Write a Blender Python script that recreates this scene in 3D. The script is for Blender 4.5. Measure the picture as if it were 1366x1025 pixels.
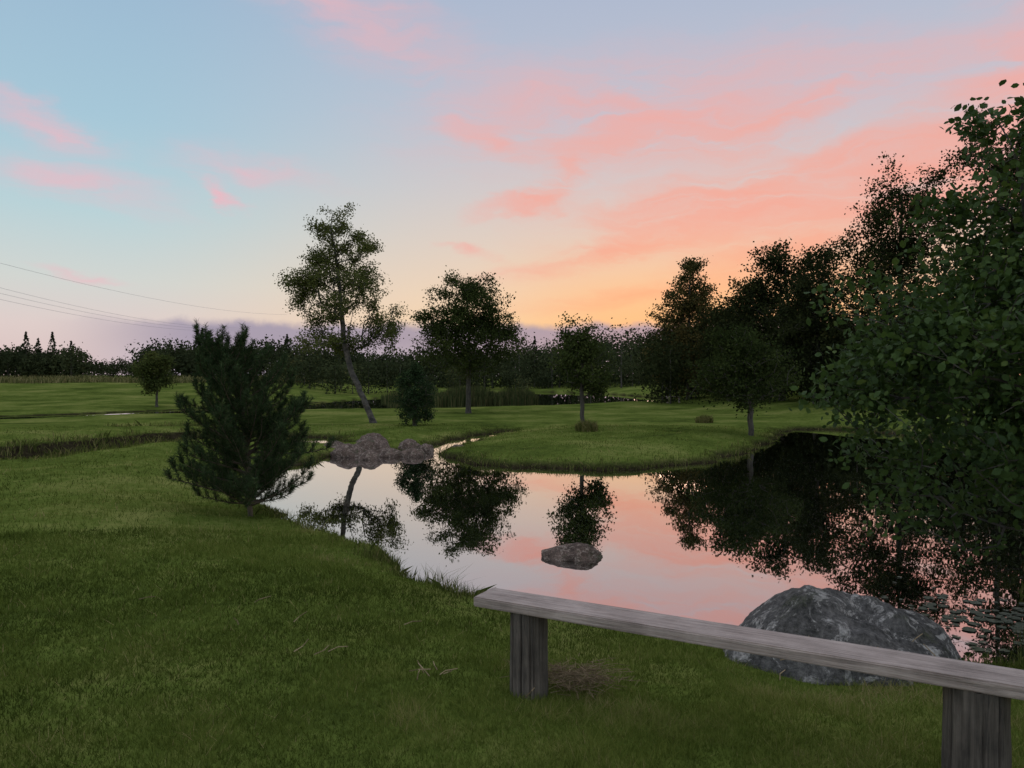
import bpy, math, numpy as np
from mathutils import Vector, noise as mnoise
D = bpy.data
scene = bpy.context.scene
for o in list(D.objects): D.objects.remove(o)
WZ = -0.4
def lin(c):
    c = np.array(c, float)/255.0
    return tuple(np.where(c <= .04045, c/12.92, ((c+.055)/1.055)**2.4)) + (1.0,)
def link(o):
    scene.collection.objects.link(o); return o

# ------------------------------------------------------------ mesh builder
def build(name, parts, mats, smooth=False, parent=None):
    me = D.meshes.new(name)
    V = np.concatenate([np.asarray(p[0], float).reshape(-1, 3) for p in parts])
    ls, starts, mi = [], [], []
    off = 0; lo = 0
    for p in parts:
        F = np.asarray(p[1], dtype=np.int64)
        ls.append((F+off).ravel())
        starts.append(lo+np.arange(len(F))*F.shape[1])
        mi.append(np.full(len(F), p[2]))
        lo += F.size; off += len(np.asarray(p[0]).reshape(-1, 3))
    ls = np.concatenate(ls).astype(np.int32); starts = np.concatenate(starts).astype(np.int32)
    mi = np.concatenate(mi).astype(np.int32)
    tint = np.concatenate([np.broadcast_to(np.asarray(p[3] if len(p) > 3 else 0.5, float), (len(np.asarray(p[0]).reshape(-1, 3)),)) for p in parts]).astype(np.float32)
    me.vertices.add(len(V)); me.vertices.foreach_set("co", V.astype(np.float32).ravel())
    me.loops.add(len(ls)); me.loops.foreach_set("vertex_index", ls)
    me.polygons.add(len(starts)); me.polygons.foreach_set("loop_start", starts)
    for m in mats: me.materials.append(m)
    me.polygons.foreach_set("material_index", mi)
    me.polygons.foreach_set("use_smooth", np.full(len(starts), smooth))
    a = me.attributes.new("tint", 'FLOAT', 'POINT'); a.data.foreach_set("value", tint)
    me.update(calc_edges=True)
    o = link(D.objects.new(name, me))
    if parent: o.parent = parent
    return o

# ------------------------------------------------------------ material helpers
def mat(name):
    m = D.materials.new(name); m.use_nodes = True
    nt = m.node_tree
    for n in list(nt.nodes): nt.nodes.remove(n)
    return m, nt, nt.nodes, nt.links
def ramp(N, stops, interp='LINEAR'):
    r = N.new('ShaderNodeValToRGB'); cr = r.color_ramp; cr.interpolation = interp
    while len(cr.elements) < len(stops): cr.elements.new(0.5)
    for e, (p, c) in zip(cr.elements, stops):
        e.position = p; e.color = c if len(c) == 4 else tuple(c)+(1,)
    return r
def noise_tex(N, L, scale, detail=4, rough=.55, vec=None, dist=0):
    n = N.new('ShaderNodeTexNoise'); n.inputs['Scale'].default_value = scale
    n.inputs['Detail'].default_value = detail; n.inputs['Roughness'].default_value = rough
    n.inputs['Distortion'].default_value = dist
    if vec is not None: L.new(vec, n.inputs['Vector'])
    return n
def math_n(N, L, op, a, b=None, c=None, clamp=False):
    n = N.new('ShaderNodeMath'); n.operation = op; n.use_clamp = clamp
    for i, v in enumerate((a, b, c)):
        if v is None: continue
        if isinstance(v, (int, float)): n.inputs[i].default_value = v
        else: L.new(v, n.inputs[i])
    return n.outputs[0]

def leaf_mat(name, stops, transl=.3, patch=0.0, pscale=1.0, rough=.6, gloss=True):
    m, nt, N, L = mat(name)
    out = N.new('ShaderNodeOutputMaterial')
    at = N.new('ShaderNodeAttribute'); at.attribute_name = 'tint'
    f = at.outputs['Fac']
    if patch > 0:
        g = N.new('ShaderNodeNewGeometry')
        nz = noise_tex(N, L, pscale, 4, .65, g.outputs['Position'])
        k = math_n(N, L, 'SUBTRACT', nz.outputs['Fac'], .5)
        f = math_n(N, L, 'MULTIPLY_ADD', k, patch, f, clamp=True)
    r = ramp(N, stops); L.new(f, r.inputs[0])
    if gloss:
        d = N.new('ShaderNodeBsdfPrincipled'); d.inputs['Roughness'].default_value = rough
        d.inputs['Specular IOR Level'].default_value = .2
        L.new(r.outputs[0], d.inputs['Base Color'])
    else:
        d = N.new('ShaderNodeBsdfDiffuse'); L.new(r.outputs[0], d.inputs['Color'])
    t = N.new('ShaderNodeBsdfTranslucent'); L.new(r.outputs[0], t.inputs['Color'])
    mx = N.new('ShaderNodeMixShader'); mx.inputs[0].default_value = transl
    L.new(d.outputs[0], mx.inputs[1]); L.new(t.outputs[0], mx.inputs[2]); L.new(mx.outputs[0], out.inputs[0])
    return m
def bark_mat(name, c1, c2, scale=8, stretch=(1, 1, .25), rough=.9, bump=.4):
    m, nt, N, L = mat(name)
    out = N.new('ShaderNodeOutputMaterial'); p = N.new('ShaderNodeBsdfPrincipled')
    g = N.new('ShaderNodeNewGeometry'); mp = N.new('ShaderNodeMapping'); mp.inputs['Scale'].default_value = stretch
    L.new(g.outputs['Position'], mp.inputs[0])
    nz = noise_tex(N, L, scale, 5, .65, mp.outputs[0])
    r = ramp(N, [(.35, c1), (.65, c2)]); L.new(nz.outputs['Fac'], r.inputs[0])
    L.new(r.outputs[0], p.inputs['Base Color']); p.inputs['Roughness'].default_value = rough
    b = N.new('ShaderNodeBump'); b.inputs['Strength'].default_value = bump; b.inputs['Distance'].default_value = .02
    L.new(nz.outputs['Fac'], b.inputs['Height']); L.new(b.outputs[0], p.inputs['Normal'])
    L.new(p.outputs[0], out.inputs[0]); return m

M_bark = bark_mat('bark', (.03, .022, .016), (.09, .07, .052), 14)
M_birch = bark_mat('birch_bark', (.025, .02, .016), (.13, .10, .08), 5, (1, 1, 1.5))
M_pinebark = bark_mat('pine_bark', (.05, .034, .024), (.14, .09, .055), 20)
M_leaf_birch = leaf_mat('birch_leaves', [(0, (.05, .058, .016)), (.6, (.115, .122, .033)), (1, (.19, .165, .045))], .4, gloss=False)
M_leaf_dark = leaf_mat('dark_leaves', [(0, (.026, .035, .011)), (.6, (.062, .075, .021)), (1, (.11, .115, .032))], .35, gloss=False)
M_leaf_wood = leaf_mat('woodland_leaves', [(0, (.017, .021, .009)), (.6, (.040, .044, .015)), (1, (.11, .078, .025))], .25, gloss=False)
M_leaf_shrub = leaf_mat('alder_leaves', [(0, (.020, .036, .008)), (.6, (.055, .088, .017)), (1, (.11, .14, .028))], .35, rough=.6)
M_needle = leaf_mat('pine_needles', [(0, (.022, .036, .015)), (.6, (.052, .075, .029)), (1, (.11, .128, .048))], .12, gloss=False)
M_forest = leaf_mat('forest_leaves', [(0, (.030, .036, .017)), (.6, (.060, .066, .027)), (1, (.14, .115, .04))], .2, gloss=False)
M_blade = leaf_mat('grass_blades', [(0, (.040, .053, .009)), (.5, (.120, .145, .025)), (.85, (.20, .21, .048)), (1, (.34, .26, .11))], .4, 1.4, .75, gloss=False)
M_bank = leaf_mat('bank_grass', [(0, (.045, .055, .013)), (.5, (.11, .12, .028)), (1, (.28, .21, .09))], .3, gloss=False)
M_reed = leaf_mat('reeds', [(0, (.028, .036, .013)), (.5, (.06, .07, .024)), (1, (.14, .11, .045))], .2, gloss=False)
M_crop = leaf_mat('crop', [(0, (.08, .08, .028)), (.5, (.16, .14, .05)), (1, (.28, .22, .10))], .2, gloss=False)

# ------------------------------------------------------------ terrain
pond = [(-4.5,18.9),(-5.0,16),(-4.8,13.2),(-3.7,11.3),(-2.85,9.9),(-2.0,8.6),(-1.3,7.95),(-0.8,7.25),(-0.28,6.55),(0.4,6.0),(1.05,5.6),(1.65,5.2),(2.2,4.95),(2.9,4.8),(3.5,4.85),(4.2,5.1),(4.55,6.2),(5.4,8),(7.5,8.5),(11,9),(13.5,13),(14,20),(13.5,26),(12,29),(9.8,27.5),(9.0,25),(6.9,21),(5.0,17.9),(3.2,16.3),(1.9,16),(0.3,16.4),(-1.1,17.4),(-1.9,18.7),(-2.4,19.9),(-3.4,19.7)]
stream = [(-2.6,19.0),(-1.9,18.4),(-1.5,21),(-.95,23.4),(-.2,25.6),(.2,27.2),(-.2,27.4),(-1.0,25.9),(-1.7,24.4),(-2.2,22)]
ditch = [(-30,12.6),(-16,14.0),(-10.7,15.7),(-10.2,18.3),(-9.6,21.3),(-7,22.6),(-5.2,21.2),(-4.7,21.6),(-5.6,24.3),(-8,25.5),(-10.6,24.4),(-12,20.8),(-12.8,18.0),(-18,16.2),(-30,15.1)]
back = [(-34,29),(-22,35),(-19,38.5),(-15.8,42),(-12,44.5),(-7,46.6),(-4.5,47),(.9,50),(4,53),(10.7,59),(13.5,64),(13,80),(7,95),(0,100),(-6,95),(-9,80),(-13,68),(-15,56),(-18,49),(-21.5,43.0),(-24,38.5),(-34,32.5)]
small = [(-14.2,27.2),(-12.0,26.4),(-11.6,28.4),(-13.6,29.2)]
polys = [np.array(p, float) for p in (pond, stream, ditch, back, small)]
def smooth_poly(P):
    for _ in range(2):
        Q = np.roll(P, -1, 0); P = np.stack([P*.75+Q*.25, P*.25+Q*.75], 1).reshape(-1, 2)
    return P
polys = [smooth_poly(P) for P in polys]
def sdf(x, y):
    x = x+.13*np.sin(3.1*y+1.3*x)+.07*np.sin(7.3*y-2.1*x); y = y+.12*np.sin(2.7*x+.5*y)+.06*np.sin(8.1*x+3*y)
    res = np.full(x.shape, 1e9)
    for P in polys:
        lo = P.min(0)-8; hi = P.max(0)+8
        m = (x > lo[0]) & (x < hi[0]) & (y > lo[1]) & (y < hi[1])
        if not m.any(): continue
        X = x[m]; Y = y[m]; d2 = np.full(X.shape, 1e9); ins = np.zeros(X.shape, bool)
        for i in range(len(P)):
            a = P[i]; b = P[(i+1) % len(P)]; e = b-a
            wx = X-a[0]; wy = Y-a[1]
            t = np.clip((wx*e[0]+wy*e[1])/(e@e), 0, 1)
            d2 = np.minimum(d2, (wx-e[0]*t)**2+(wy-e[1]*t)**2)
            c = (a[1] > Y) != (b[1] > Y)
            if abs(e[1]) > 1e-9: ins ^= c & (X < e[0]*(Y-a[1])/e[1]+a[0])
        d = np.sqrt(d2); d[ins] *= -1
        res[m] = np.minimum(res[m], d)
    res[res > 1e8] = 8
    return res
def ss(t): t = np.clip(t, 0, 1); return t*t*(3-2*t)
def height(x, y, d=None):
    if d is None: d = sdf(x, y)
    r = np.hypot(x, y)
    L = .018*np.sin(1.7*x+.6*y)+.02*np.sin(.9*y-1.1*x+1)+.008*np.sin(4.3*x+2.2*y)+.007*np.sin(5.1*y-3.3*x)
    L = L*ss((r-1)/4)
    L = L-.10*ss((y-12)/6)*ss((x+9)/3)
    low = ss((y-24)/8)*(1-ss((x-10)/4))
    L = L*(1-low)+low*(-.25+.04*np.sin(.5*x+.3*y)+.03*np.sin(.9*y-.4*x))
    left = ss((-x-6-.12*y)/10)
    L = L+left*1.35*ss((y-44)/46)+.25*ss((y-60)/60)*(1-left)
    L = L+.35*ss((x-11)/8)*ss((y-8)/20)
    L = L+ 1.5*ss((r-150)/400)
    f = .45*ss(d/.3)+.55*ss(d/2.3)
    return np.where(d > 0, WZ+(L-WZ)*f, WZ-.6*ss(-d/.9))
ang = np.concatenate([np.radians(np.linspace(-180, -52, 60, endpoint=False)), np.radians(np.linspace(-52, 52, 520)), np.radians(np.linspace(52, 180, 60))[1:]])
rad = np.concatenate([[.05], np.geomspace(.6, 6, 70, endpoint=False), np.geomspace(6, 60, 400, endpoint=False), np.geomspace(60, 2500, 120)])
A, R = np.meshgrid(ang, rad)
X = R*np.sin(A); Y = R*np.cos(A)
d = sdf(X.ravel(), Y.ravel()); Z = height(X.ravel(), Y.ravel(), d)
V = np.stack([X.ravel(), Y.ravel(), Z], 1)
na, nr = len(ang), len(rad)
i, j = np.meshgrid(np.arange(nr-1), np.arange(na-1), indexing='ij')
q = (i*na+j).ravel()
F = np.stack([q, q+1, q+na+1, q+na], 1)[:, ::-1]

m, nt, N, L = mat('lawn_ground')
out = N.new('ShaderNodeOutputMaterial'); p = N.new('ShaderNodeBsdfDiffuse')
g = N.new('ShaderNodeNewGeometry'); pos = g.outputs['Position']
n1 = noise_tex(N, L, .3, 4, .6, pos); n2 = noise_tex(N, L, 9, 4, .7, pos)
n3 = noise_tex(N, L, 2.0, 4, .65, pos)
s = math_n(N, L, 'MULTIPLY_ADD', n2.outputs['Fac'], .42, math_n(N, L, 'MULTIPLY', n1.outputs['Fac'], .8))
s = math_n(N, L, 'MULTIPLY_ADD', n3.outputs['Fac'], .35, s)
r = ramp(N, [(.58, (.036, .048, .010)), (.78, (.095, .117, .022)), (.95, (.18, .175, .048))]); L.new(s, r.inputs[0])
at = N.new('ShaderNodeAttribute'); at.attribute_name = 'tint'
mx = N.new('ShaderNodeMix'); mx.data_type = 'RGBA'
L.new(at.outputs['Fac'], mx.inputs['Factor']); L.new(r.outputs[0], mx.inputs['A'])
rs = ramp(N, [(.35, (.012, .009, .005)), (.7, (.045, .034, .018))]); L.new(n2.outputs['Fac'], rs.inputs[0])
L.new(rs.outputs[0], mx.inputs['B'])
L.new(mx.outputs['Result'], p.inputs['Color'])
b = N.new('ShaderNodeBump'); b.inputs['Strength'].default_value = .6; b.inputs['Distance'].default_value = .04
L.new(n2.outputs['Fac'], b.inputs['Height']); L.new(b.outputs[0], p.inputs['Normal']); L.new(p.outputs[0], out.inputs[0])
M_ground = m
dry = (ss((-9-V[:, 0])/1.0)*(V[:, 1] > 11)*(V[:, 1] < 27)).clip(0, 1)
soil = (1-ss((d-.08-.3*dry)/.25))
build('grass_ground', [(V, F, 0, soil)], [M_ground], smooth=True)

# water
m, nt, N, L = mat('pond_water')
out = N.new('ShaderNodeOutputMaterial')
gl = N.new('ShaderNodeBsdfGlossy'); gl.inputs['Roughness'].default_value = .012; gl.inputs['Color'].default_value = (.95, .94, .95, 1)
df = N.new('ShaderNodeBsdfDiffuse'); df.inputs['Color'].default_value = (.008, .009, .006, 1)
fr = N.new('ShaderNodeFresnel'); fr.inputs[0].default_value = 1.34
f = math_n(N, L, 'MULTIPLY_ADD', fr.outputs[0], .75, .50, clamp=True)
g = N.new('ShaderNodeNewGeometry'); mp = N.new('ShaderNodeMapping'); mp.inputs['Scale'].default_value = (1, .6, 1)
L.new(g.outputs['Position'], mp.inputs[0])
nz = noise_tex(N, L, 2.2, 2, .5, mp.outputs[0]); b = N.new('ShaderNodeBump'); b.inputs['Strength'].default_value = .05; b.inputs['Distance'].default_value = .02
L.new(nz.outputs['Fac'], b.inputs['Height']); L.new(b.outputs[0], gl.inputs['Normal'])
ms = N.new('ShaderNodeMixShader'); L.new(f, ms.inputs[0]); L.new(df.outputs[0], ms.inputs[1]); L.new(gl.outputs[0], ms.inputs[2]); L.new(ms.outputs[0], out.inputs[0])
build('pond_water', [(np.array([(-45, 3, WZ), (22, 3, WZ), (22, 105, WZ), (-45, 105, WZ)]), np.array([[0, 1, 2, 3]]), 0)], [m])

# ------------------------------------------------------------ grass
def blades(x, y, h, w, lean, rng, tint, z=None, bend=False):
    n = len(x)
    if z is None: z = height(x, y)
    th = rng.uniform(0, 2*np.pi, n); c, s_ = np.cos(th), np.sin(th)
    la = rng.uniform(0, 2*np.pi, n); lm = np.abs(rng.normal(0, 1, n))*lean*h
    B = np.stack([x, y, z-.005], 1); W = np.stack([c*w/2, s_*w/2, 0*x], 1)
    T = B+np.stack([np.cos(la)*lm, np.sin(la)*lm, h], 1)
    if bend:
        Mi = B+np.stack([np.cos(la)*lm*.3, np.sin(la)*lm*.3, h*.6], 1)
        V = np.stack([B-W, B+W, Mi+W*.7, T, Mi-W*.7], 1).reshape(-1, 3)
        F = np.arange(n*5).reshape(-1, 5); return V, F, 0, np.repeat(tint, 5)
    V = np.stack([B-W, B+W, T], 1).reshape(-1, 3)
    return V, np.arange(n*3).reshape(-1, 3), 0, np.repeat(tint, 3)
rng = np.random.default_rng(3)
def scatter(n, r0, r1, a0=-45, a1=45):
    u = rng.uniform(0, 1, n); r = r0*(r1/r0)**u
    a = np.radians(rng.uniform(a0, a1, n)); return r*np.sin(a), r*np.cos(a), r
def vnoise(x, y, s, seed):
    g_ = np.random.default_rng(seed).uniform(0, 1, (128, 128)); u = x*s; v = y*s; iu = np.floor(u).astype(int); iv = np.floor(v).astype(int)
    fu = ss(u-iu); fv = ss(v-iv); G = lambda a_, b_: g_[a_ % 128, b_ % 128]
    return (G(iu, iv)*(1-fu)+G(iu+1, iv)*fu)*(1-fv)+(G(iu, iv+1)*(1-fu)+G(iu+1, iv+1)*fu)*fv
parts = []
for n, r0, r1 in ((360000, 2.2, 9), (90000, 8, 28)):
    x, y, r = scatter(n, r0, r1)
    dd = sdf(x, y); k = dd > .06; x, y, r, dd = x[k], y[k], r[k], dd[k]
    sc = np.clip(r/4, .8, 8)**.75
    h = rng.uniform(.014, .048, len(x))*np.clip(r/5, 1, 2.0)**.5
    cl = .45*vnoise(x, y, 2.3, 1)+.3*vnoise(x, y, 6, 2)+.25*vnoise(x, y, 14, 3)
    h *= .25+1.75*cl
    t = np.clip(rng.normal(.40, .15, len(x))+.9*(cl-.5)+.45*(vnoise(x, y, .55, 4)-.5), 0, .9); t[rng.uniform(size=len(x)) < .02+.06*(cl > .66)] = 1
    parts.append(blades(x, y, h, .0045*sc, .85, rng, t, height(x, y, dd)))
build('grass_lawn', parts, [M_blade])
# bank grass
x, y, r = scatter(380000, 4, 34, -48, 48)
dd = sdf(x, y); wild = (x < -9) & (y > 11)
k = (dd > -.02) & (dd < np.where(wild, .8, .42)) & (rng.uniform(size=len(x)) < np.where(wild, .7, .85*(1-dd/.5))); x, y, r, dd, wild = x[k], y[k], r[k], dd[k], wild[k]
h = rng.uniform(.04, .13, len(x))*(.55+1.5*vnoise(x, y, 1.6, 8)**2)*np.where(wild, 1.7, 1)
tb = np.clip(rng.normal(.40, .25, len(x))+.2*wild*(vnoise(x, y, .8, 11)-.2), 0, 1)
bg = blades(x, y, h, .005*np.clip(r/5, 1, 4), .7, rng, tb, height(x, y, dd), True)
build('bank_grass', [bg], [M_bank])
# reeds
def reedpatch(n, cx, cy, rx, ry, h0, h1, w):
    a = rng.uniform(0, 2*np.pi, n); q = np.sqrt(rng.uniform(0, 1, n))
    x = cx+rx*q*np.cos(a); y = cy+ry*q*np.sin(a)
    return blades(x, y, rng.uniform(h0, h1, n)*(1-.5*q**3), np.full(n, w), .12, rng, rng.uniform(0, .9, n), np.full(n, WZ-.02), True)
build('reed_bed', [reedpatch(3500, -3.2, 55, 2.4, 3, .8, 1.6, .05), reedpatch(2500, .3, 60, 1.8, 2.5, .6, 1.3, .05), reedpatch(1500, -8.5, 66, 3, 3, .5, 1.1, .06), reedpatch(160, 4.0, 5.5, .35, .3, .1, .22, .007)], [M_reed])
n = 24000
x = rng.uniform(-95, -24, n); y = rng.uniform(80, 100, n)
build('crop_field', [blades(x, y, rng.uniform(.2, .7, n)*(.3+1.1*vnoise(x, y, .25, 9)), np.full(n, .14), .5, rng, rng.uniform(0, 1, n), None, True)], [M_crop])
def tuft(name, cx, cy, rx, h, n=900):
    a = rng.uniform(0, 2*np.pi, n); q = np.sqrt(rng.uniform(0, 1, n)); x = cx+rx*q*np.cos(a); y = cy+rx*q*np.sin(a)
    build(name, [blades(x, y, h*rng.uniform(.5, 1, n)*(1-.4*q), np.full(n, .015), .35, rng, rng.uniform(.2, 1, n), None, True)], [M_bank])
tuft('grass_tuft', 2.35, 23.6, .36, .5); tuft('grass_tuft.001', 7.7, 30, .35, .45); tuft('grass_tuft.002', -.75, 7.0, .1, .16, 90); tuft('grass_tuft.003', -.35, 6.45, .09, .14, 80)

# ------------------------------------------------------------ tubes / leaves
def tubes(A, B, ra, rb, k=6):
    A = np.asarray(A, float); B = np.asarray(B, float); n = len(A)
    t = B-A; t /= np.maximum(np.linalg.norm(t, axis=1, keepdims=True), 1e-9)
    ref = np.where(np.abs(t[:, :1]) > .9, np.array([[0, 1., 0]]), np.array([[1., 0, 0]]))
    u = np.cross(t, ref); u /= np.linalg.norm(u, axis=1, keepdims=True); v = np.cross(t, u)
    th = np.arange(k)*2*np.pi/k
    ring = u[:, None]*np.cos(th)[None, :, None]+v[:, None]*np.sin(th)[None, :, None]
    V = np.concatenate([A[:, None]+ring*np.asarray(ra)[:, None, None], B[:, None]+ring*np.asarray(rb)[:, None, None]], 1)
    b = (np.arange(n)*2*k)[:, None]; i = np.arange(k)[None]; i2 = (i+1) % k
    F = np.stack([b+i, b+i2, b+k+i2, b+k+i], 2).reshape(-1, 4)
    return V.reshape(-1, 3), F
def unit(a): return a/np.maximum(np.linalg.norm(a, axis=1, keepdims=True), 1e-9)
def leafquads(C, size, rng, shape='diamond', droop=0.0):
    n = len(C); t = unit(rng.normal(size=(n, 3))+np.array([0, 0, -droop])); nn = unit(rng.normal(size=(n, 3))+np.array([0, 0, .6]))
    b = unit(np.cross(nn, t)); s = (size*rng.uniform(.6, 1.25, n))[:, None]
    if shape == 'diamond':
        V = np.stack([C-t*s*.5, C+b*s*.36, C+t*s*.5, C-b*s*.36], 1); k = 4
    else:
        c = np.cross(t, b)*s*.08
        V = np.stack([C-t*s*.5, C-t*s*.2+b*s*.3+c, C+t*s*.2+b*s*.32+c, C+t*s*.55, C+t*s*.2-b*s*.32+c, C-t*s*.2-b*s*.3+c], 1); k = 6
    return V.reshape(-1, 3), np.arange(n*k).reshape(-1, k), k

def tree(name, base, trunk, tr, ells, ntips, lpt, leaf, sig, seed, mats, rtip=.006, clump=7, csig=.16, shape='diamond', upcost=.8, tintm=.45, step=.35, droop=0, tvar=.11):
    rng = np.random.default_rng(seed); base = np.array(base, float)
    if len(base) == 2:
        base = np.array([base[0], base[1], float(height(np.array([base[0]]), np.array([base[1]]))[0])-.04])
    nodes = np.zeros((60000, 3)); par = np.full(60000, -1); cnt = 0; minr = np.zeros(60000)
    T = [np.array(q, float)+base for q in trunk]
    tot = sum(np.linalg.norm(T[i+1]-T[i]) for i in range(len(T)-1)); run = 0
    nodes[0] = T[0]; minr[0] = tr[0]*1.25; cnt = 1
    for i in range(len(T)-1):
        seg = np.linalg.norm(T[i+1]-T[i]); m = max(2, int(seg/.25))
        for s_ in range(1, m+1):
            run += seg/m; nodes[cnt] = T[i]+(T[i+1]-T[i])*s_/m+rng.normal(0, .012, 3); par[cnt] = cnt-1; minr[cnt] = tr[0]+(tr[1]-tr[0])*run/tot; cnt += 1
    nt_ = cnt
    vol = np.array([e[1][0]*e[1][1]*e[1][2] for e in ells])**.8; vol = vol/vol.sum()
    tips = []; cid = []
    while len(tips) < ntips:
        e = ells[rng.choice(len(ells), p=vol)]; c = np.array(e[0])+base; rr = np.array(e[1])
        dirv = rng.normal(size=3); dirv /= np.linalg.norm(dirv)
        cc = c+dirv*rr*rng.uniform(.05, 1)**.45*rng.uniform(.82, 1.06)
        m = rng.integers(clump//2+1, clump*2); tn = rng.uniform(-.22, .22)
        for _ in range(m):
            tips.append(cc+rng.normal(size=3)*rr*csig); cid.append(tn)
    tips = np.array(tips); cid = np.array(cid)
    td = np.array([np.min(np.linalg.norm(nodes[:nt_]-t, axis=1)) for t in tips]); o = np.argsort(td)
    tipn = []
    for k in o:
        t = tips[k]; dv = t-nodes[:cnt]; ds = np.linalg.norm(dv, axis=1)+1e-6
        slope = dv[:, 2]/ds
        cost = ds*(1+upcost*np.clip(.25-slope, 0, 1.3))
        cost[:max(1, int(nt_*.12))] += 50
        jn = int(np.argmin(cost)); dist = ds[jn]; m = max(1, int(dist/step)); a = nodes[jn].copy(); off = rng.normal(size=3)*.07*dist; off[2] += .06*dist
        pr = jn
        for s_ in range(1, m+1):
            f_ = s_/m; nodes[cnt] = a+(t-a)*f_+off*math.sin(math.pi*f_); par[cnt] = pr; pr = cnt; cnt += 1
        tipn.append(cnt-1)
    w = np.zeros(cnt); w[tipn] += 1
    for k in range(cnt-1, 0, -1): w[par[k]] += w[k]
    rad_ = np.maximum(rtip*np.maximum(w, 1)**.42, minr[:cnt])
    rad_[:nt_] = np.where(w[:nt_] <= 0, .004, rad_[:nt_])
    rad_[nt_:] = np.minimum(rad_[nt_:], tr[0]*.5)
    idx = np.arange(1, cnt); Pn = par[1:cnt]; big = idx < nt_
    Pr = np.where((Pn < nt_) & (idx >= nt_), np.minimum(rad_[Pn], rad_[idx]*1.4), rad_[Pn])
    parts = []
    v, f = tubes(nodes[Pn[big]], nodes[idx[big]], rad_[Pn[big]], rad_[idx[big]], 10); parts.append((v, f, 0, .5))
    if (~big).any():
        v, f = tubes(nodes[Pn[~big]], nodes[idx[~big]], Pr[~big], rad_[idx[~big]], 3); parts.append((v, f, 0, .5))
    C = np.repeat(nodes[tipn], lpt, 0); tn = np.repeat(cid[o], lpt)
    C = C+rng.normal(size=C.shape)*sig*np.array([1, 1, .8])
    v, f, k = leafquads(C, leaf, rng, shape, droop); tt = np.clip(tintm+tn+rng.normal(0, tvar, len(C)), 0, 1)
    parts.append((v, f, 1, np.repeat(tt, k)))
    return build(name, parts, mats)

tree('birch_tree', (-5.35, 29), [(0,0,0),(-.4,0,1.0),(-.85,0,2.0),(-1.15,0,3.2),(-1.3,.1,4.6),(-1.4,0,6.2),(-1.65,0,7.6)], (.12,.022),
     [((-1.25,0,5.2),(2.2,2.0,1.5)),((-1.55,0,7.1),(1.3,1.2,1.5)),((-2.8,0,4.3),(1.0,.9,1.2)),((.2,0,4.0),(1.2,1,1.2)),((-.5,0,6.5),(1.0,1,.9)),((-1.3,0,3.4),(1.7,1.3,.8)),((-2.5,0,6.0),(.8,.9,.8))], 1000, 34, .078, .125, 12, [M_birch, M_leaf_birch], clump=8, csig=.12, tintm=.42, droop=.5)
tree('oak_tree', (-2.3, 39.5), [(0,0,0),(0,0,1.5),(.05,0,3),(0,0,5),(-.1,0,6.4)], (.15,.03),
     [((0,0,3.9),(2.7,2.4,2.0)),((.1,0,5.4),(2.1,1.8,1.6)),((-.1,0,6.7),(1.2,1,1.0)),((-1.5,0,4.6),(1.2,1,1.1)),((1.5,0,4.4),(1.2,1,1.1))], 1050, 32, .115, .19, 19, [M_bark, M_leaf_dark], clump=6, csig=.14, tintm=.42)
tree('young_oak_tree', (2.25, 24), [(0,0,0),(-.02,0,1.0),(.0,0,2),(-.05,0,3.2)], (.05,.012),
     [((0,0,2.1),(1.0,.95,.8)),((-.1,0,3.0),(.65,.6,.7)),((.3,0,1.55),(.7,.6,.5))], 330, 28, .085, .12, 13, [M_bark, M_leaf_dark], clump=5, csig=.16, tintm=.4)
tree('maple_tree', (7.4, 23.2), [(0,0,0),(0,0,.8),(-.1,0,1.6),(-.2,0,2.9)], (.06,.02),
     [((-.3,0,1.95),(1.5,1.4,.95)),((-.3,0,2.8),(.95,.9,.65))], 520, 30, .085, .14, 14, [M_bark, M_leaf_dark], clump=5, csig=.16, tintm=.2)
tree('willow_tree', (-21.8, 46), [(0,0,0),(0,0,1),(0,0,2.6)], (.08,.03), [((0,0,2.0),(1.25,1.1,1.0)),((0,0,2.7),(.8,.7,.6))], 220, 26, .14, .16, 15, [M_bark, M_leaf_dark], tintm=.7)
MW = [M_bark, M_leaf_wood]
tree('aspen_tree', (13.2, 56), [(0,0,0),(0,0,4),(.1,0,10.4)], (.2,.02), [((0,0,3.4),(2.9,2.6,2.8)),((0,0,6.0),(2.4,2,2.0)),((.1,0,7.9),(1.7,1.6,1.6)),((.15,0,9.5),(.95,1,1.3)),((.2,0,10.8),(.4,.4,.9))], 1000, 28, .17, .24, 21, MW, clump=5, csig=.13, tintm=.78)
tree('alder_tree', (16.6, 46), [(0,0,0),(.2,0,3),(.3,0,6),(.1,0,8.6)], (.22,.04), [((0,0,4.2),(3.8,3,3.4)),((.6,0,7.6),(2.9,2.4,2.2)),((-1.6,0,6.4),(2.0,1.6,1.6))], 1050, 28, .17, .25, 22, MW, clump=5, csig=.13, tintm=.4)
tree('alder_tree.001', (18.6, 36), [(0,0,0),(.1,0,3),(0,0,7),(.1,0,10.2)], (.22,.04), [((0,0,4.6),(3.2,3,3.6)),((0,0,8.8),(2.1,2,2.5)),((-1.2,0,7.2),(1.9,1.5,2.0)),((.8,0,10.2),(1.3,1.2,1.1))], 1050, 28, .135, .21, 23, MW, clump=5, csig=.13, tintm=.4)
tree('alder_tree.002', (21.4, 33), [(0,0,0),(.1,0,3),(0,0,7),(.1,0,11.3)], (.22,.04), [((0,0,5),(3.2,3,4.0)),((-.1,0,10.0),(2.2,2,2.4)),((1,0,11),(1.3,1.2,1.3))], 900, 28, .135, .21, 24, MW, clump=5, csig=.13, tintm=.4)
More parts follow.
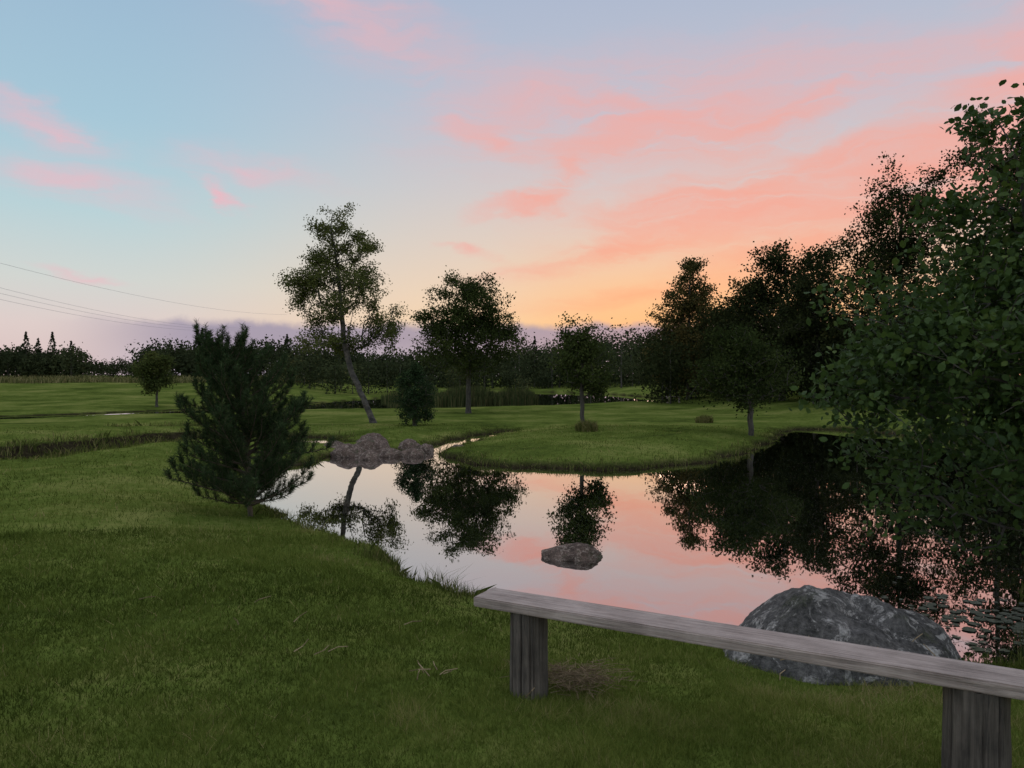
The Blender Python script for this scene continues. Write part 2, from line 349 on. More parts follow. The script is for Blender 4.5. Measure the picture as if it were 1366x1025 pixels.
tree('alder_tree.003', (24.4, 34), [(0,0,0),(.1,0,3),(0,0,7),(.1,0,10.5)], (.22,.04), [((0,0,5),(3.2,3,4)),((0,0,9.3),(2.3,2,2.4))], 600, 24, .16, .22, 25, MW, clump=5, csig=.13, tintm=.4)
tree('alder_tree.004', (16.2, 40), [(0,0,0),(.1,0,3),(0,0,5.5)], (.16,.04), [((0,0,3.6),(2.6,2.4,2.6)),((0,0,5.8),(1.6,1.5,1.3))], 650, 26, .15, .22, 26, MW, clump=5, csig=.14, tintm=.25)
tree('alder_tree.005', (14.2, 49), [(0,0,0),(.1,0,3),(0,0,4.8)], (.14,.04), [((0,0,3.4),(2.6,2.4,2.4)),((0,0,5.2),(1.5,1.5,1.2))], 520, 26, .17, .24, 27, MW, clump=5, csig=.14, tintm=.3)
# near alder on the right bank
tree('alder_shrub', (4.95, 6.2), [(0,0,0),(-.15,0,.8),(-.45,0,1.8),(-.65,0,2.8),(-.8,0,3.7)], (.045,.012),
     [((-.7,0,1.75),(1.55,1.35,1.25)),((-.65,0,2.8),(1.05,1.0,.95)),((-.85,0,3.6),(.4,.45,.7)),((-1.6,-.1,1.65),(.8,.7,.95)),((0,-.6,2),(1,.8,1.2))], 1250, 20, .064, .082, 31, [M_bark, M_leaf_shrub], rtip=.0025, clump=5, csig=.14, shape='hex', tintm=.40, step=.2, tvar=.13)

# ------------------------------------------------------------ young pine
def pine(name, base, H, Rb, seed, mats, nl=.07, nw=.0068, dens=380):
    rng = np.random.default_rng(seed); base = np.array([base[0], base[1], float(height(np.array([base[0]]), np.array([base[1]]))[0])-.03])
    SA, SB, SRa, SRb = [], [], [], []; sh = []
    def path(p, dirv, length, r, curl, n):
        pts = [p.copy()]; dcur = dirv/np.linalg.norm(dirv)
        for i in range(n):
            dcur = dcur+np.array([0, 0, curl/n])+rng.normal(0, .07, 3); dcur /= np.linalg.norm(dcur)
            q = pts[-1]+dcur*length/n; SA.append(pts[-1]); SB.append(q); SRa.append(r*(1-i/n*.8)); SRb.append(r*(1-(i+1)/n*.8)); pts.append(q)
        return pts, dcur
    tp, _ = path(base, np.array([0, 0, 1.]), H, .036, 0, 16)
    tp = np.array(tp)
    for q in range(1, 5): sh.append((tp[-q-1], tp[-q]))
    z = .2
    while z < H*.9:
        u = z/H; k = rng.integers(7, 10); ph = rng.uniform(0, 6.28)
        prof = Rb*(np.interp(u, [0, .12, .3, .5, .7, .85, 1], [.8, .95, 1.0, .86, .66, .44, .2]))
        for b_ in range(k):
            th = ph+b_*2*np.pi/k+rng.normal(0, .25); ln = prof*rng.uniform(.55, 1.15)
            el = .06+.45*u+rng.normal(0, .16)
            p0 = np.array([np.interp(z, tp[:, 2]-base[2], tp[:, i]) for i in range(3)]); p0[2] += rng.normal(0, .03)
            dv = np.array([math.cos(th)*math.cos(el), math.sin(th)*math.cos(el), math.sin(el)])
            n = max(3, int(ln/.1)); pts, dc = path(p0, dv, ln, .013*(.4+ln), .45+.3*u, n)
            for c_ in range(3):
                sp, _ = path(pts[-1], dc+np.array([rng.normal(0, .35), rng.normal(0, .35), .9]), rng.uniform(.08, .2), .004, .7, 3)
                for q in range(3): sh.append((sp[q], sp[q+1]))
            for i in range(n):
                f_ = (i+1)/n
                if f_ > .3: sh.append((pts[i], pts[i+1]))
                if f_ > .2:
                    for sgn in (-1, 1):
                        if rng.uniform() < .9:
                            dd_ = pts[i+1]-pts[i]; dd_ /= np.linalg.norm(dd_); side = np.cross(dd_, [0, 0, 1]); side /= np.linalg.norm(side)+1e-9
                            sd = dd_*.7+side*sgn*rng.uniform(.4, 1)+np.array([0, 0, rng.uniform(-.1, 1.0)])
                            sl = max(.1, ln*rng.uniform(.16, .36)*(1.15-f_*.6)); m_ = max(2, int(sl/.07))
                            sp, _ = path(pts[i+1], sd, sl, .005, 1.0, m_)
                            for q in range(m_): sh.append((sp[q], sp[q+1]))
        z += rng.uniform(.09, .14)
    for i in range(7):
        th = i*.9; p0 = tp[-3]+np.array([0, 0, rng.uniform(-.2, .05)]); dv = np.array([math.cos(th)*.6, math.sin(th)*.6, 1.])
        sp, _ = path(p0, dv, rng.uniform(.15, .32), .006, .8, 4)
        for q in range(4): sh.append((sp[q], sp[q+1]))
    A = np.array([a for a, b in sh]); B = np.array([b for a, b in sh]); ln = np.linalg.norm(B-A, axis=1)
    num = np.maximum(4, (ln*dens).astype(int)); idx = np.repeat(np.arange(len(A)), num); t = rng.uniform(0, 1, len(idx))[:, None]
    C = A[idx]*(1-t)+B[idx]*t; dirs = unit(B-A)[idx]; rd = unit(np.cross(dirs, unit(rng.normal(size=C.shape))))
    nd = unit(dirs*rng.uniform(.5, 1.1, (len(C), 1))+rd); L_ = nl*rng.uniform(.7, 1.15, (len(C), 1)); wv = unit(np.cross(nd, rng.normal(size=C.shape)))*nw*.5
    V = np.stack([C-wv, C+wv, C+nd*L_], 1).reshape(-1, 3); tt = np.clip(.42+rng.normal(0, .14, len(A))[idx]+rng.normal(0, .15, len(C)), 0, 1)
    v, f = tubes(SA, SB, SRa, SRb, 4)
    print(name, 'needles', len(C))
    return build(name, [(v, f, 0, .5), (V, np.arange(len(V)).reshape(-1, 3), 1, np.repeat(tt, 3))], mats)
pine('pine_tree', (-3.35, 9.6), 2.36, .93, 5, [M_pinebark, M_needle])
tree('juniper_bush', (-3.5, 27), [(0,0,0),(0,0,2.2)], (.05,.015), [((0,0,.75),(.74,.7,.7)),((0,0,1.4),(.6,.55,.6)),((0,0,2.0),(.28,.28,.5))], 500, 26, .06, .07, 41, [M_bark, M_needle], clump=5, csig=.15, tintm=.15)

# ------------------------------------------------------------ distant forest
def ftree(x, y, h, r, kind, rng, nl, ls, tint, z0):
    if kind == 'c':
        u = rng.uniform(0, 1, nl)**1.4; rr = r*(1-u)**.85*(.55+.45*np.abs(np.sin(u*h*2.2+rng.uniform(0, 3))))*np.sqrt(rng.uniform(.1, 1, nl)); a = rng.uniform(0, 6.283, nl)
        C = np.stack([x+rr*np.cos(a), y+rr*np.sin(a), z0+h*(.06+.94*u)], 1)
    else:
        K = 14; cd = unit(rng.normal(size=(K, 3))); cc = cd*np.array([r, r, h*.42])*rng.uniform(.25, .8, (K, 1)); cc[:, 2] += h*.52
        k = rng.integers(0, K, nl); C = cc[k]+rng.normal(size=(nl, 3))*np.array([r, r, h*.42])*.21
        low = rng.uniform(size=nl) < .15
        C[low, 2] = rng.uniform(0, h*.35, low.sum())
        C[:, 2] = np.maximum(C[:, 2], .03*h)
        C += np.array([x, y, z0])
    v, f, k = leafquads(C, ls, rng)
    return v, f, np.repeat(np.clip(tint+rng.normal(0, .12, nl), 0, 1), k)
def forest(name, specs, mat_leaf, seed):
    rng = np.random.default_rng(seed); Vs, Fs, Ts = [], [], []; off = 0; SA, SB, R1, R2 = [], [], [], []
    for (x, y, h, r, kind, nl, ls, tint) in specs:
        z0 = float(height(np.array([x]), np.array([y]))[0])
        v, f, t = ftree(x, y, h, r, kind, rng, nl, ls, tint, z0); Vs.append(v); Fs.append(f+off); Ts.append(t); off += len(v)
        SA.append((x, y, z0-.1)); SB.append((x, y, z0+h*.7)); R1.append(h*.012); R2.append(h*.004)
    tv, tf = tubes(SA, SB, R1, R2, 5)
    return build(name, [(np.concatenate(Vs), np.concatenate(Fs), 1, np.concatenate(Ts)), (tv, tf, 0, .5)], [M_bark, mat_leaf])
rng = np.random.default_rng(77); specs = []
ta = [-1.5,-.72,-.665,-.58,-.57,-.50,-.49,-.42,-.38,-.30,-.15,-.05,.05,.1,.19,.5]
te = [.058,.050,.043,.040,.026,.026,.050,.056,.056,.052,.048,.054,.062,.072,.078,.08]
for row in range(4):
    a = -1.35
    while a < .5:
        a += rng.uniform(.010, .023); low = -.575 < a < -.495
        dist = (rng.uniform(190, 240) if low else rng.uniform(106, 150)); e = np.interp(a, ta, te)*rng.uniform(.6, 1.1)
        h = max(2, .9+e*dist)
        specs.append((a*dist, dist, h, h*rng.uniform(.36, .6), 'r', 420, .48, rng.uniform(.05, .45)))
for a, e in ((-.648,.058),(-.632,.05),(-.613,.058),(-.588,.045),(-.413,.064),(-.42,.058),(-.405,.059),(-.3,.055),(.03,.062),(.075,.068)):
    h = .7+e*118; specs.append((a*118, 118, h, h*.24, 'c', 450, .42, .1))
for q in range(55):
    a = rng.uniform(-.32, .2); dist = rng.uniform(98, 108) if a > -.1 else rng.uniform(76, 92); h = rng.uniform(2.2, 5.2); specs.append((a*dist, dist, h, h*.55, 'r', 340, .28, rng.uniform(.1, .65)))
for x_, y_, h_, r_ in ((-20.5,76,3.6,1.5),(-17,72,3.9,1.7),(5.5,103,8.0,3.2),(10.5,100,8.6,3.3),(-14,84,5,2.2),(1,104,6.8,2.8),(14,96,9,3.3)):
    specs.append((x_, y_, h_, r_, 'r', 560, .28, .3))
forest('distant_forest', specs, M_forest, 5)
rng = np.random.default_rng(78); specs = []
for q in range(85):
    t = rng.uniform(0, 1); x_ = 15+rng.uniform(0, 12); y_ = 19+t*42
    if x_/y_ < .28 or x_/y_ > 1.1: continue
    h = rng.uniform(2.0, 4.5) if x_ < 17 else rng.uniform(4, 7); specs.append((x_, y_, h, h*.5, 'r', 900, .19, rng.uniform(.05, .35)))
for q in range(34):
    y_ = rng.uniform(48, 75); x_ = y_*rng.uniform(.2, .5); h = rng.uniform(5, 8.5)*y_/62; specs.append((x_, y_, h, h*.42, 'r', 1000, .25, rng.uniform(.05, .35)))
forest('woodland_edge', specs, M_leaf_wood, 6)

# ------------------------------------------------------------ rocks
def rock_mat(name, c1, c2, c3, sc=1.0, bump=.02):
    m, nt, N, L = mat(name); out = N.new('ShaderNodeOutputMaterial'); p = N.new('ShaderNodeBsdfPrincipled'); p.inputs['Roughness'].default_value = .9; p.inputs['Specular IOR Level'].default_value = .2
    tc = N.new('ShaderNodeTexCoord'); v = tc.outputs['Object']
    n1 = noise_tex(N, L, 3.2*sc, 9, .68, v, .4); n2 = noise_tex(N, L, 30*sc, 6, .75, v); n3 = noise_tex(N, L, 5.5*sc, 9, .75, v, .8); n4 = noise_tex(N, L, 2.1*sc, 8, .75, v, .3)
    r = ramp(N, [(.35, c1), (.62, c2)]); L.new(n1.outputs['Fac'], r.inputs[0])
    rm = ramp(N, [(.525, (0, 0, 0)), (.56, (1, 1, 1))]); L.new(n3.outputs['Fac'], rm.inputs[0])
    mx = N.new('ShaderNodeMix'); mx.data_type = 'RGBA'; L.new(rm.outputs[0], mx.inputs['Factor']); L.new(r.outputs[0], mx.inputs['A']); mx.inputs['B'].default_value = c3+(1,)
    rm2 = ramp(N, [(.56, (0, 0, 0)), (.63, (.8, .8, .8))]); L.new(n4.outputs['Fac'], rm2.inputs[0])
    mm = N.new('ShaderNodeMix'); mm.data_type = 'RGBA'; L.new(rm2.outputs[0], mm.inputs['Factor']); L.new(mx.outputs['Result'], mm.inputs['A']); mm.inputs['B'].default_value = (.06, .06, .03, 1)
    ml = N.new('ShaderNodeMix'); ml.data_type = 'RGBA'; ml.blend_type = 'MULTIPLY'; ml.inputs['Factor'].default_value = .85
    r2 = ramp(N, [(.36, (.3, .3, .3)), (.66, (1.6, 1.6, 1.6))]); L.new(n2.outputs['Fac'], r2.inputs[0])
    L.new(mm.outputs['Result'], ml.inputs['A']); L.new(r2.outputs[0], ml.inputs['B']); L.new(ml.outputs['Result'], p.inputs['Base Color'])
    b = N.new('ShaderNodeBump'); b.inputs['Strength'].default_value = 1; b.inputs['Distance'].default_value = bump
    h = math_n(N, L, 'MULTIPLY_ADD', n2.outputs['Fac'], .6, n3.outputs['Fac']); L.new(h, b.inputs['Height']); L.new(b.outputs[0], p.inputs['Normal']); L.new(p.outputs[0], out.inputs[0]); return m
M_rock = rock_mat('granite_boulder', (.065, .056, .050), (.15, .128, .115), (.36, .31, .275), 1.0, .045)
M_rock2 = rock_mat('pond_rock', (.06, .038, .028), (.16, .10, .075), (.26, .185, .145), 2.5, .02)
def rock(name, loc, sc, seed, m, sub=4, skew=(0, 0), amp=.22, rot=0):
    import bmesh
    me = D.meshes.new(name); bm = bmesh.new(); bmesh.ops.create_icosphere(bm, subdivisions=sub, radius=1)
    for v in bm.verts:
        n = v.co.normalized(); o = Vector((seed*3.1, seed*1.7, seed))
        k = 1+amp*mnoise.noise(n*1.1+o)+amp*.5*mnoise.noise(n*2.6+o)+amp*.22*mnoise.noise(n*7+o)+amp*.12*mnoise.noise(n*19+o)+amp*.07*mnoise.noise(n*45+o)
        q = n*k
        for i in range(6):
            pn = Vector((math.sin(seed*2+i*2.1), math.cos(seed*1.3+i*1.7), .35+.5*math.sin(i*1.9+seed))).normalized(); dd_ = q.dot(pn)-.88
            if dd_ > 0: q -= pn*dd_*.75
        x_ = q.x*sc[0]+skew[0]*q.z; y_ = q.y*sc[1]+skew[1]*q.z
        v.co = Vector((x_*math.cos(rot)-y_*math.sin(rot), x_*math.sin(rot)+y_*math.cos(rot), q.z*sc[2]))
    bm.to_mesh(me); bm.free(); me.materials.append(m)
    for p_ in me.polygons: p_.use_smooth = True
    o = link(D.objects.new(name, me)); o.location = loc
    return o
rock('boulder', (2.2, 4.80, -.46), (.79, .62, .69), 2.0, M_rock, 6, (-.16, 0), .2)
rock('pond_stone', (.70, 8.35, -.45), (.37, .26, .19), 4.0, M_rock2, 5, (0, 0), .25)
for i, (x_, y_, sx, sy, sz) in enumerate([(-4.15,18.9,.45,.35,.27),(-3.65,19.7,.66,.4,.34),(-2.75,20.2,.34,.35,.28),(-3.1,18.9,.40,.3,.16),(-2.5,18.9,.30,.3,.16),(-4.7,19.8,.4,.4,.25),(-3.9,20.8,.5,.4,.38),(-2.3,20.0,.22,.25,.16),(-3.5,18.3,.30,.25,.14),(-1.45,20.3,.26,.2,.13),(-10.2,15.2,.22,.2,.16)]):
    rock('bank_rock' if i == 0 else 'bank_rock.%03d' % i, (x_, y_, -.36), (sx, sy, sz), 5+i*1.37, M_rock2, 4, (0, 0), .28, i)

# ------------------------------------------------------------ bench
def wood_mat(name, c1, c2, stretch, sc, rough=.7):
    m, nt, N, L = mat(name); out = N.new('ShaderNodeOutputMaterial'); p = N.new('ShaderNodeBsdfPrincipled'); p.inputs['Roughness'].default_value = rough; p.inputs['Specular IOR Level'].default_value = .3
    tc = N.new('ShaderNodeTexCoord'); mp = N.new('ShaderNodeMapping'); mp.inputs['Scale'].default_value = stretch; L.new(tc.outputs['Object'], mp.inputs[0])
    n1 = noise_tex(N, L, sc, 8, .7, mp.outputs[0], .6); n2 = noise_tex(N, L, 3, 6, .65, tc.outputs['Object'])
    s = math_n(N, L, 'MULTIPLY_ADD', n2.outputs['Fac'], .6, math_n(N, L, 'MULTIPLY', n1.outputs['Fac'], .7))
    r = ramp(N, [(.46, c1), (.78, c2)]); L.new(s, r.inputs[0]); L.new(r.outputs[0], p.inputs['Base Color'])
    b = N.new('ShaderNodeBump'); b.inputs['Strength'].default_value = .8; b.inputs['Distance'].default_value = .008; L.new(n1.outputs['Fac'], b.inputs['Height']); L.new(b.outputs[0], p.inputs['Normal']); L.new(p.outputs[0], out.inputs[0]); return m
M_seat = wood_mat('weathered_plank', (.13, .09, .072), (.44, .33, .28), (.5, 12, 12), 6, .6)
M_post = wood_mat('weathered_post', (.022, .017, .014), (.15, .115, .09), (9, 9, .6), 5, .85)
bench = link(D.objects.new('wooden_bench', None))
import bmesh
me = D.meshes.new('seat'); bm = bmesh.new()
Ls = 3.1; W_ = .2; T_ = .05
bmesh.ops.create_cube(bm, size=1)
for v in bm.verts: v.co = Vector(((v.co.x+.5)*Ls, (v.co.y+.5)*W_, v.co.z*T_))
bmesh.ops.bevel(bm, geom=bm.edges[:], offset=.006, segments=2, affect='EDGES')
bm.to_mesh(me); bm.free(); me.materials.append(M_seat)
seat = link(D.objects.new('seat', me)); seat.parent = bench
seat.location = (-.2, 3.84, .445); seat.rotation_euler = (0, 0, math.atan2(-.478, .878))
def post(name, x_, y_, r_, top):
    k = 96; zs = np.linspace(-.15, top, 40); rg = np.random.default_rng(int(r_*1000)); th = np.arange(k)*2*np.pi/k
    groove = sum(rg.uniform(.2, 1)*np.sin(th*q+rg.uniform(0, 6)) for q in (2, 5, 9, 17, 23, 31))*.0022
    cracks = np.zeros(k)
    for c in rg.integers(0, k, 14): cracks[c] -= rg.uniform(.006, .016)
    V = []
    for z in zs:
        rr = r_*(1+.04*(1-z/top))+groove+cracks*(.7+.3*math.sin(z*9))+.0015*np.sin(th*13+z*22)
        V.append(np.stack([rr*np.cos(th), rr*np.sin(th), np.full(k, z)], 1))
    V = np.concatenate(V); n = len(zs); i, j = np.meshgrid(np.arange(n-1), np.arange(k), indexing='ij'); j2 = (j+1) % k
    F = np.stack([i*k+j, i*k+j2, (i+1)*k+j2, (i+1)*k+j], 2).reshape(-1, 4)
    o = build(name, [(V, F, 0)], [M_post], smooth=False, parent=bench); o.location = (x_, y_, 0); return o
post('leg_1', .085, 3.80, .092, .419); post('leg_2', 1.79, 2.88, .108, .419)

# small distant bench
db = link(D.objects.new('garden_bench', None)); db.location = (11.2, 52, float(height(np.array([11.2]), np.array([52.]))[0]))
def boxm(name, c, s, m, parent):
    me = D.meshes.new(name); bm = bmesh.new(); bmesh.ops.create_cube(bm, size=1)
    for v in bm.verts: v.co = Vector((v.co.x*s[0]+c[0], v.co.y*s[1]+c[1], v.co.z*s[2]+c[2]))
    bm.to_mesh(me); bm.free(); me.materials.append(m); o = link(D.objects.new(name, me)); o.parent = parent
boxm('seat', (0, 0, .45), (1.0, .35, .05), M_seat, db); boxm('leg_1', (-.4, 0, .21), (.08, .3, .42), M_seat, db); boxm('leg_2', (.4, 0, .21), (.08, .3, .42), M_seat, db)

# twigs and dry grass on the lawn
M_straw = leaf_mat('dry_straw', [(0, (.12, .08, .045)), (1, (.36, .25, .15))], .1, gloss=False)
rg = np.random.default_rng(9); SA, SB = [], []
for cx, cy, n, sp in ((-1.15, 4.25, 3, .12), (-.45, 4.0, 6, .09), (-1.4, 4.7, 2, .3), (1.9, 3.9, 3, .35), (-.3, 3.6, 2, .2), (-2.2, 5.2, 3, .5), (1.2, 4.3, 3, .3), (2.0, 4.1, 4, .3)):
    for _ in range(n):
        a = np.array([cx, cy])+rg.normal(0, sp, 2)*np.array([1, .6]); th = rg.uniform(-.6, 2.2); l = rg.uniform(.04, .14); b_ = a+l*np.array([math.cos(th), math.sin(th)])
        mdl = (a+b_)/2+rg.normal(0, .01, 2)
        SA.append((a[0], a[1], .03)); SB.append((mdl[0], mdl[1], .045)); SA.append((mdl[0], mdl[1], .045)); SB.append((b_[0], b_[1], .04+rg.uniform(0, .03)))
v, f = tubes(SA, SB, np.full(len(SA), .003), np.full(len(SA), .0022), 5)
build('fallen_twigs', [(v, f, 0, np.repeat(rg.uniform(0, 1, len(SA)), 10))], [M_straw])
n = 800; x = .33+rg.normal(0, .11, n); y = 3.93+rg.normal(0, .08, n); th = rg.uniform(0, 6.28, n); l = rg.uniform(.03, .1, n)
A_ = np.stack([x, y, rg.uniform(.01, .045, n)], 1); B_ = A_+np.stack([np.cos(th)*l, np.sin(th)*l, rg.uniform(-.01, .01, n)], 1)
v, f = tubes(A_, B_, np.full(n, .0015), np.full(n, .001), 3); build('dry_grass_patch', [(v, f, 0, np.repeat(rg.uniform(0, .7, n), 6))], [M_straw])

# lily pads
M_pad = leaf_mat('lily_pads', [(0, (.05, .06, .03)), (1, (.15, .14, .09))], .1)
Vp, Fp = [], []
for i in range(150):
    cx = 3.3+rg.normal(0, .3)+rg.uniform(0, 1.2); cy = 5.8+rg.normal(0, .35)+rg.uniform(0, .6); r_ = rg.uniform(.02, .055); th0 = rg.uniform(0, 6.28)
    th = th0+np.linspace(.25, 6.03, 11); b0 = len(Vp)
    Vp.append((cx, cy, WZ+.006))
    for t_ in th: Vp.append((cx+r_*math.cos(t_), cy+r_*math.sin(t_), WZ+.004+rg.uniform(0, .006)))
    for k_ in range(10): Fp.append((b0, b0+1+k_, b0+2+k_))
build('lily_pads', [(np.array(Vp), np.array(Fp), 0, rg.uniform(0, 1, len(Vp)))], [M_pad])

# power lines
M_wire, nt, N, L = mat('wire'); out = N.new('ShaderNodeOutputMaterial'); p = N.new('ShaderNodeBsdfPrincipled'); p.inputs['Base Color'].default_value = (.25, .25, .27, 1); L.new(p.outputs[0], out.inputs[0])
SA, SB = [], []
for (a0, e0, a1, e1) in ((-.78,.178,-.30,.083),(-.78,.145,-.36,.066),(-.78,.136,-.36,.064),(-.78,.126,-.36,.062)):
    P0 = np.array([a0*95, 95, 1.6+e0*95]); P1 = np.array([a1*230, 230, 1.6+e1*230]); prev = P0
    for i in range(1, 31):
        t = i/30; q = P0+(P1-P0)*t; q[2] -= 2.2*4*t*(1-t); SA.append(prev); SB.append(q); prev = q
v, f = tubes(SA, SB, np.full(len(SA), .018), np.full(len(SA), .018), 4); build('power_line', [(v, f, 0)], [M_wire])

# ------------------------------------------------------------ sky
w = D.worlds.new("World"); scene.world = w; w.use_nodes = True
nt = w.node_tree; N = nt.nodes; L = nt.links
for n in list(N): N.remove(n)
out = N.new('ShaderNodeOutputWorld'); bg1 = N.new('ShaderNodeBackground'); bg2 = N.new('ShaderNodeBackground'); ad = N.new('ShaderNodeAddShader')
sky = N.new('ShaderNodeTexSky'); sky.sky_type = 'NISHITA'; sky.sun_disc = False; sky.sun_elevation = math.radians(1.5); sky.sun_rotation = math.radians(15)
L.new(sky.outputs[0], bg2.inputs[0]); bg2.inputs[1].default_value = .005
tc = N.new('ShaderNodeTexCoord'); sx = N.new('ShaderNodeSeparateXYZ'); L.new(tc.outputs['Generated'], sx.inputs[0])
x_, y_, z_ = sx.outputs
DEG = 57.29578
az = math_n(N, L, 'MULTIPLY', math_n(N, L, 'ARCTAN2', x_, y_), DEG); el = math_n(N, L, 'MULTIPLY', math_n(N, L, 'ARCSINE', z_), DEG)
def el_ramp(st):
    r = ramp(N, [(e/90, lin(c)) for e, c in st]); L.new(math_n(N, L, 'DIVIDE', el, 90, clamp=True), r.inputs[0]); return r.outputs[0]
cool = el_ramp([(0, (218,192,190)), (3.5, (224,207,204)), (6.5, (211,215,211)), (11, (187,212,218)), (17, (168,201,218)), (25, (158,188,212)), (45, (175,190,210)), (90, (190,195,205))])
warm = el_ramp([(0, (242,190,140)), (3.2, (252,216,165)), (6, (246,212,178)), (9.5, (232,208,190)), (14, (214,203,202)), (19, (194,197,210)), (27, (176,187,209)), (45, (180,185,205)), (90, (190,195,205))])
sd = math_n(N, L, 'ADD', math_n(N, L, 'MULTIPLY', x_, math.sin(math.radians(20))), math_n(N, L, 'MULTIPLY', y_, math.cos(math.radians(20))))
hl = math_n(N, L, 'SQRT', math_n(N, L, 'MAXIMUM', math_n(N, L, 'SUBTRACT', 1, math_n(N, L, 'MULTIPLY', z_, z_)), .0001))
cs = math_n(N, L, 'DIVIDE', sd, hl)
def mrange(v, a, b, c=0, e=1):
    m = N.new('ShaderNodeMapRange'); m.interpolation_type = 'SMOOTHSTEP'; m.inputs[1].default_value = a; m.inputs[2].default_value = b; m.inputs[3].default_value = c; m.inputs[4].default_value = e; L.new(v, m.inputs[0]); return m.outputs[0]
s_f = mrange(cs, .66, 1.0)
def mixc(f, a, b):
    m = N.new('ShaderNodeMix'); m.data_type = 'RGBA'
    for v, k in ((f, 'Factor'), (a, 'A'), (b, 'B')):
        if isinstance(v, (tuple, float, int)): m.inputs[k].default_value = v
        else: L.new(v, m.inputs[k])
    return m.outputs['Result']
base = mixc(s_f, cool, warm)
cb = N.new('ShaderNodeCombineXYZ'); L.new(az, cb.inputs[0]); L.new(el, cb.inputs[1])
mpn = N.new('ShaderNodeMapping'); mpn.inputs['Scale'].default_value = (.07, .16, 1); mpn.inputs['Rotation'].default_value = (0, 0, -.12); L.new(cb.outputs[0], mpn.inputs[0])
wn = noise_tex(N, L, 1.6, 5, .6, mpn.outputs[0])
vs = N.new('ShaderNodeVectorMath'); vs.operation = 'SUBTRACT'; L.new(wn.outputs['Color'], vs.inputs[0]); vs.inputs[1].default_value = (.5, .5, .5)
vm = N.new('ShaderNodeVectorMath'); vm.operation = 'MULTIPLY_ADD'; L.new(vs.outputs[0], vm.inputs[0]); vm.inputs[1].default_value = (11, 4.5, 0); L.new(cb.outputs[0], vm.inputs[2])
def patch(pa, pe, sa, se, rot, wt, acc):
    m = N.new('ShaderNodeMapping'); m.vector_type = 'TEXTURE'; m.inputs['Location'].default_value = (pa, pe, 0); m.inputs['Rotation'].default_value = (0, 0, math.radians(rot)); m.inputs['Scale'].default_value = (sa, se, 1)
    L.new(vm.outputs[0], m.inputs[0]); g = N.new('ShaderNodeTexGradient'); g.gradient_type = 'QUADRATIC_SPHERE'; L.new(m.outputs[0], g.inputs[0])
    return math_n(N, L, 'MULTIPLY_ADD', g.outputs['Fac'], wt, acc)
acc = math_n(N, L, 'MULTIPLY', az, 0)
for pt in [(-13,26,19,5,-24,1.0),(-32,15.8,6,1.6,-12,1.0),(-30.5,12.6,10,2.2,-6,.8),(-20.7,13.0,3.0,.8,-18,1.9),(-19,14.8,9,1.8,-3,.7),(-29.5,7,4.5,.7,-8,1.3),
           (-2,17.5,5.5,2.0,-20,.9),(3.5,14.8,6,2.0,35,1.3),(1,13,7,1.1,8,1.2),(11,19,27,6.5,3,1.35),(22,18.8,15,1.8,14,1.1),(-3.5,9.3,3.2,.8,-10,1.1),
           (8,9.6,15,1.6,12,1.7),(16,12.5,19,3.6,6,2.0),(20,9,13,4.4,10,1.6),(9,6.0,12,1.4,6,1.3),(30,13,14,5,10,2.0),(36,18,16,7.5,35,2.1),(22,15,15,2.2,8,1.1)]:
    acc = patch(*pt, acc)
mp2 = N.new('ShaderNodeMapping'); mp2.inputs['Scale'].default_value = (.075, .55, 1); mp2.inputs['Rotation'].default_value = (0, 0, -.16); L.new(vm.outputs[0], mp2.inputs[0])
n2 = noise_tex(N, L, 1.3, 7, .58, mp2.outputs[0], .4)
tex = math_n(N, L, 'MULTIPLY_ADD', n2.outputs['Fac'], 3.6, -1.0)
pink = math_n(N, L, 'MULTIPLY', acc, math_n(N, L, 'MAXIMUM', tex, .2))
pink = math_n(N, L, 'SUBTRACT', 1, math_n(N, L, 'EXPONENT', math_n(N, L, 'MULTIPLY', pink, -1.4)))
pink = math_n(N, L, 'MULTIPLY', pink, .94)
pc = mixc(mrange(cs, .75, 1.0), lin((238,186,196)), lin((247,168,150)))
pc = mixc(mrange(el, 13, 24, 0, .55), pc, lin((232,182,190)))
col = mixc(pink, base, pc)
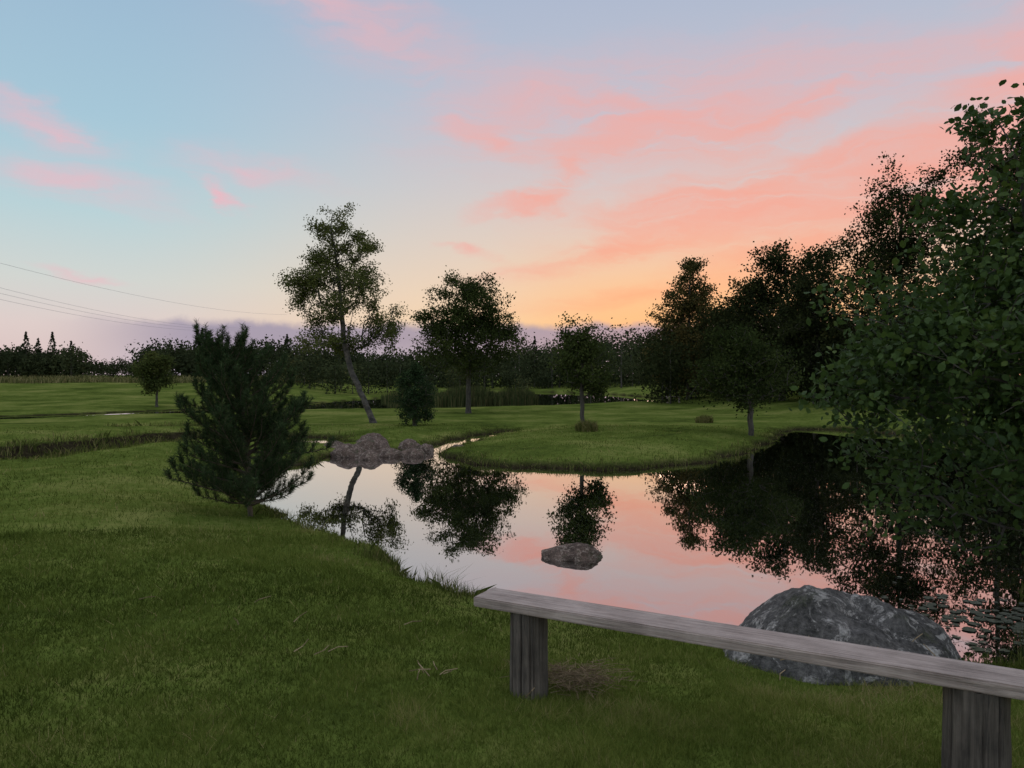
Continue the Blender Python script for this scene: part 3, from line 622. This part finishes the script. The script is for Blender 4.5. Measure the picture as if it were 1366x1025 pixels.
gd = math_n(N, L, 'ADD', math_n(N, L, 'MULTIPLY', x_, math.sin(math.radians(16))), math_n(N, L, 'MULTIPLY', y_, math.cos(math.radians(16))))
glow = math_n(N, L, 'MULTIPLY', mrange(gd, .93, 1.0), mrange(el, 3.5, 13, .75, 0))
col = mixc(glow, col, lin((255,184,122)))
nb = noise_tex(N, L, .35, 5, .6, cb.outputs[0])
eb = math_n(N, L, 'MULTIPLY_ADD', nb.outputs['Fac'], -1.4, el)
bm_ = math_n(N, L, 'SUBTRACT', 1, mrange(eb, 2.8, 3.6))
bm_ = math_n(N, L, 'MULTIPLY', bm_, mrange(az, -33, -22)); bm_ = math_n(N, L, 'MULTIPLY', bm_, math_n(N, L, 'SUBTRACT', 1, mrange(az, 14, 40)))
bm_ = math_n(N, L, 'MULTIPLY', bm_, .88)
bank = mixc(mrange(el, .8, 3.0), lin((182,175,192)), lin((156,148,172)))
col = mixc(bm_, col, bank)
L.new(col, bg1.inputs[0])
# added lighting lift: unseen high and rear sky brightened for grass and trees
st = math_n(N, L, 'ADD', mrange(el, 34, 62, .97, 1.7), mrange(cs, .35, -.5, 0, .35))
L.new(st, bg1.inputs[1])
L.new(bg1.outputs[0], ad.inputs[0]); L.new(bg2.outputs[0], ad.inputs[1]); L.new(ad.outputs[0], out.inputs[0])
try: w.cycles.sampling_method = 'NONE'
except Exception as e: print(e)
sl = D.lights.new('sun', 'SUN'); sl.energy = .12; sl.angle = math.radians(12); sl.color = (1, .62, .42); so = link(D.objects.new('sun', sl))
dv = Vector((math.sin(math.radians(15)), math.cos(math.radians(15)), math.tan(math.radians(3)))); so.rotation_euler = dv.to_track_quat('Z', 'Y').to_euler()

# ------------------------------------------------------------ camera
cam = D.cameras.new('camera'); cam.lens = 26.35; cam.sensor_width = 36; cam.clip_end = 6000; cam.clip_start = .05
co = link(D.objects.new('camera', cam)); co.location = (0, 0, 1.6); co.rotation_euler = (math.radians(90-.55), 0, 0)
scene.camera = co
scene.view_settings.view_transform = 'Standard'; scene.view_settings.look = 'None'; scene.view_settings.exposure = 0
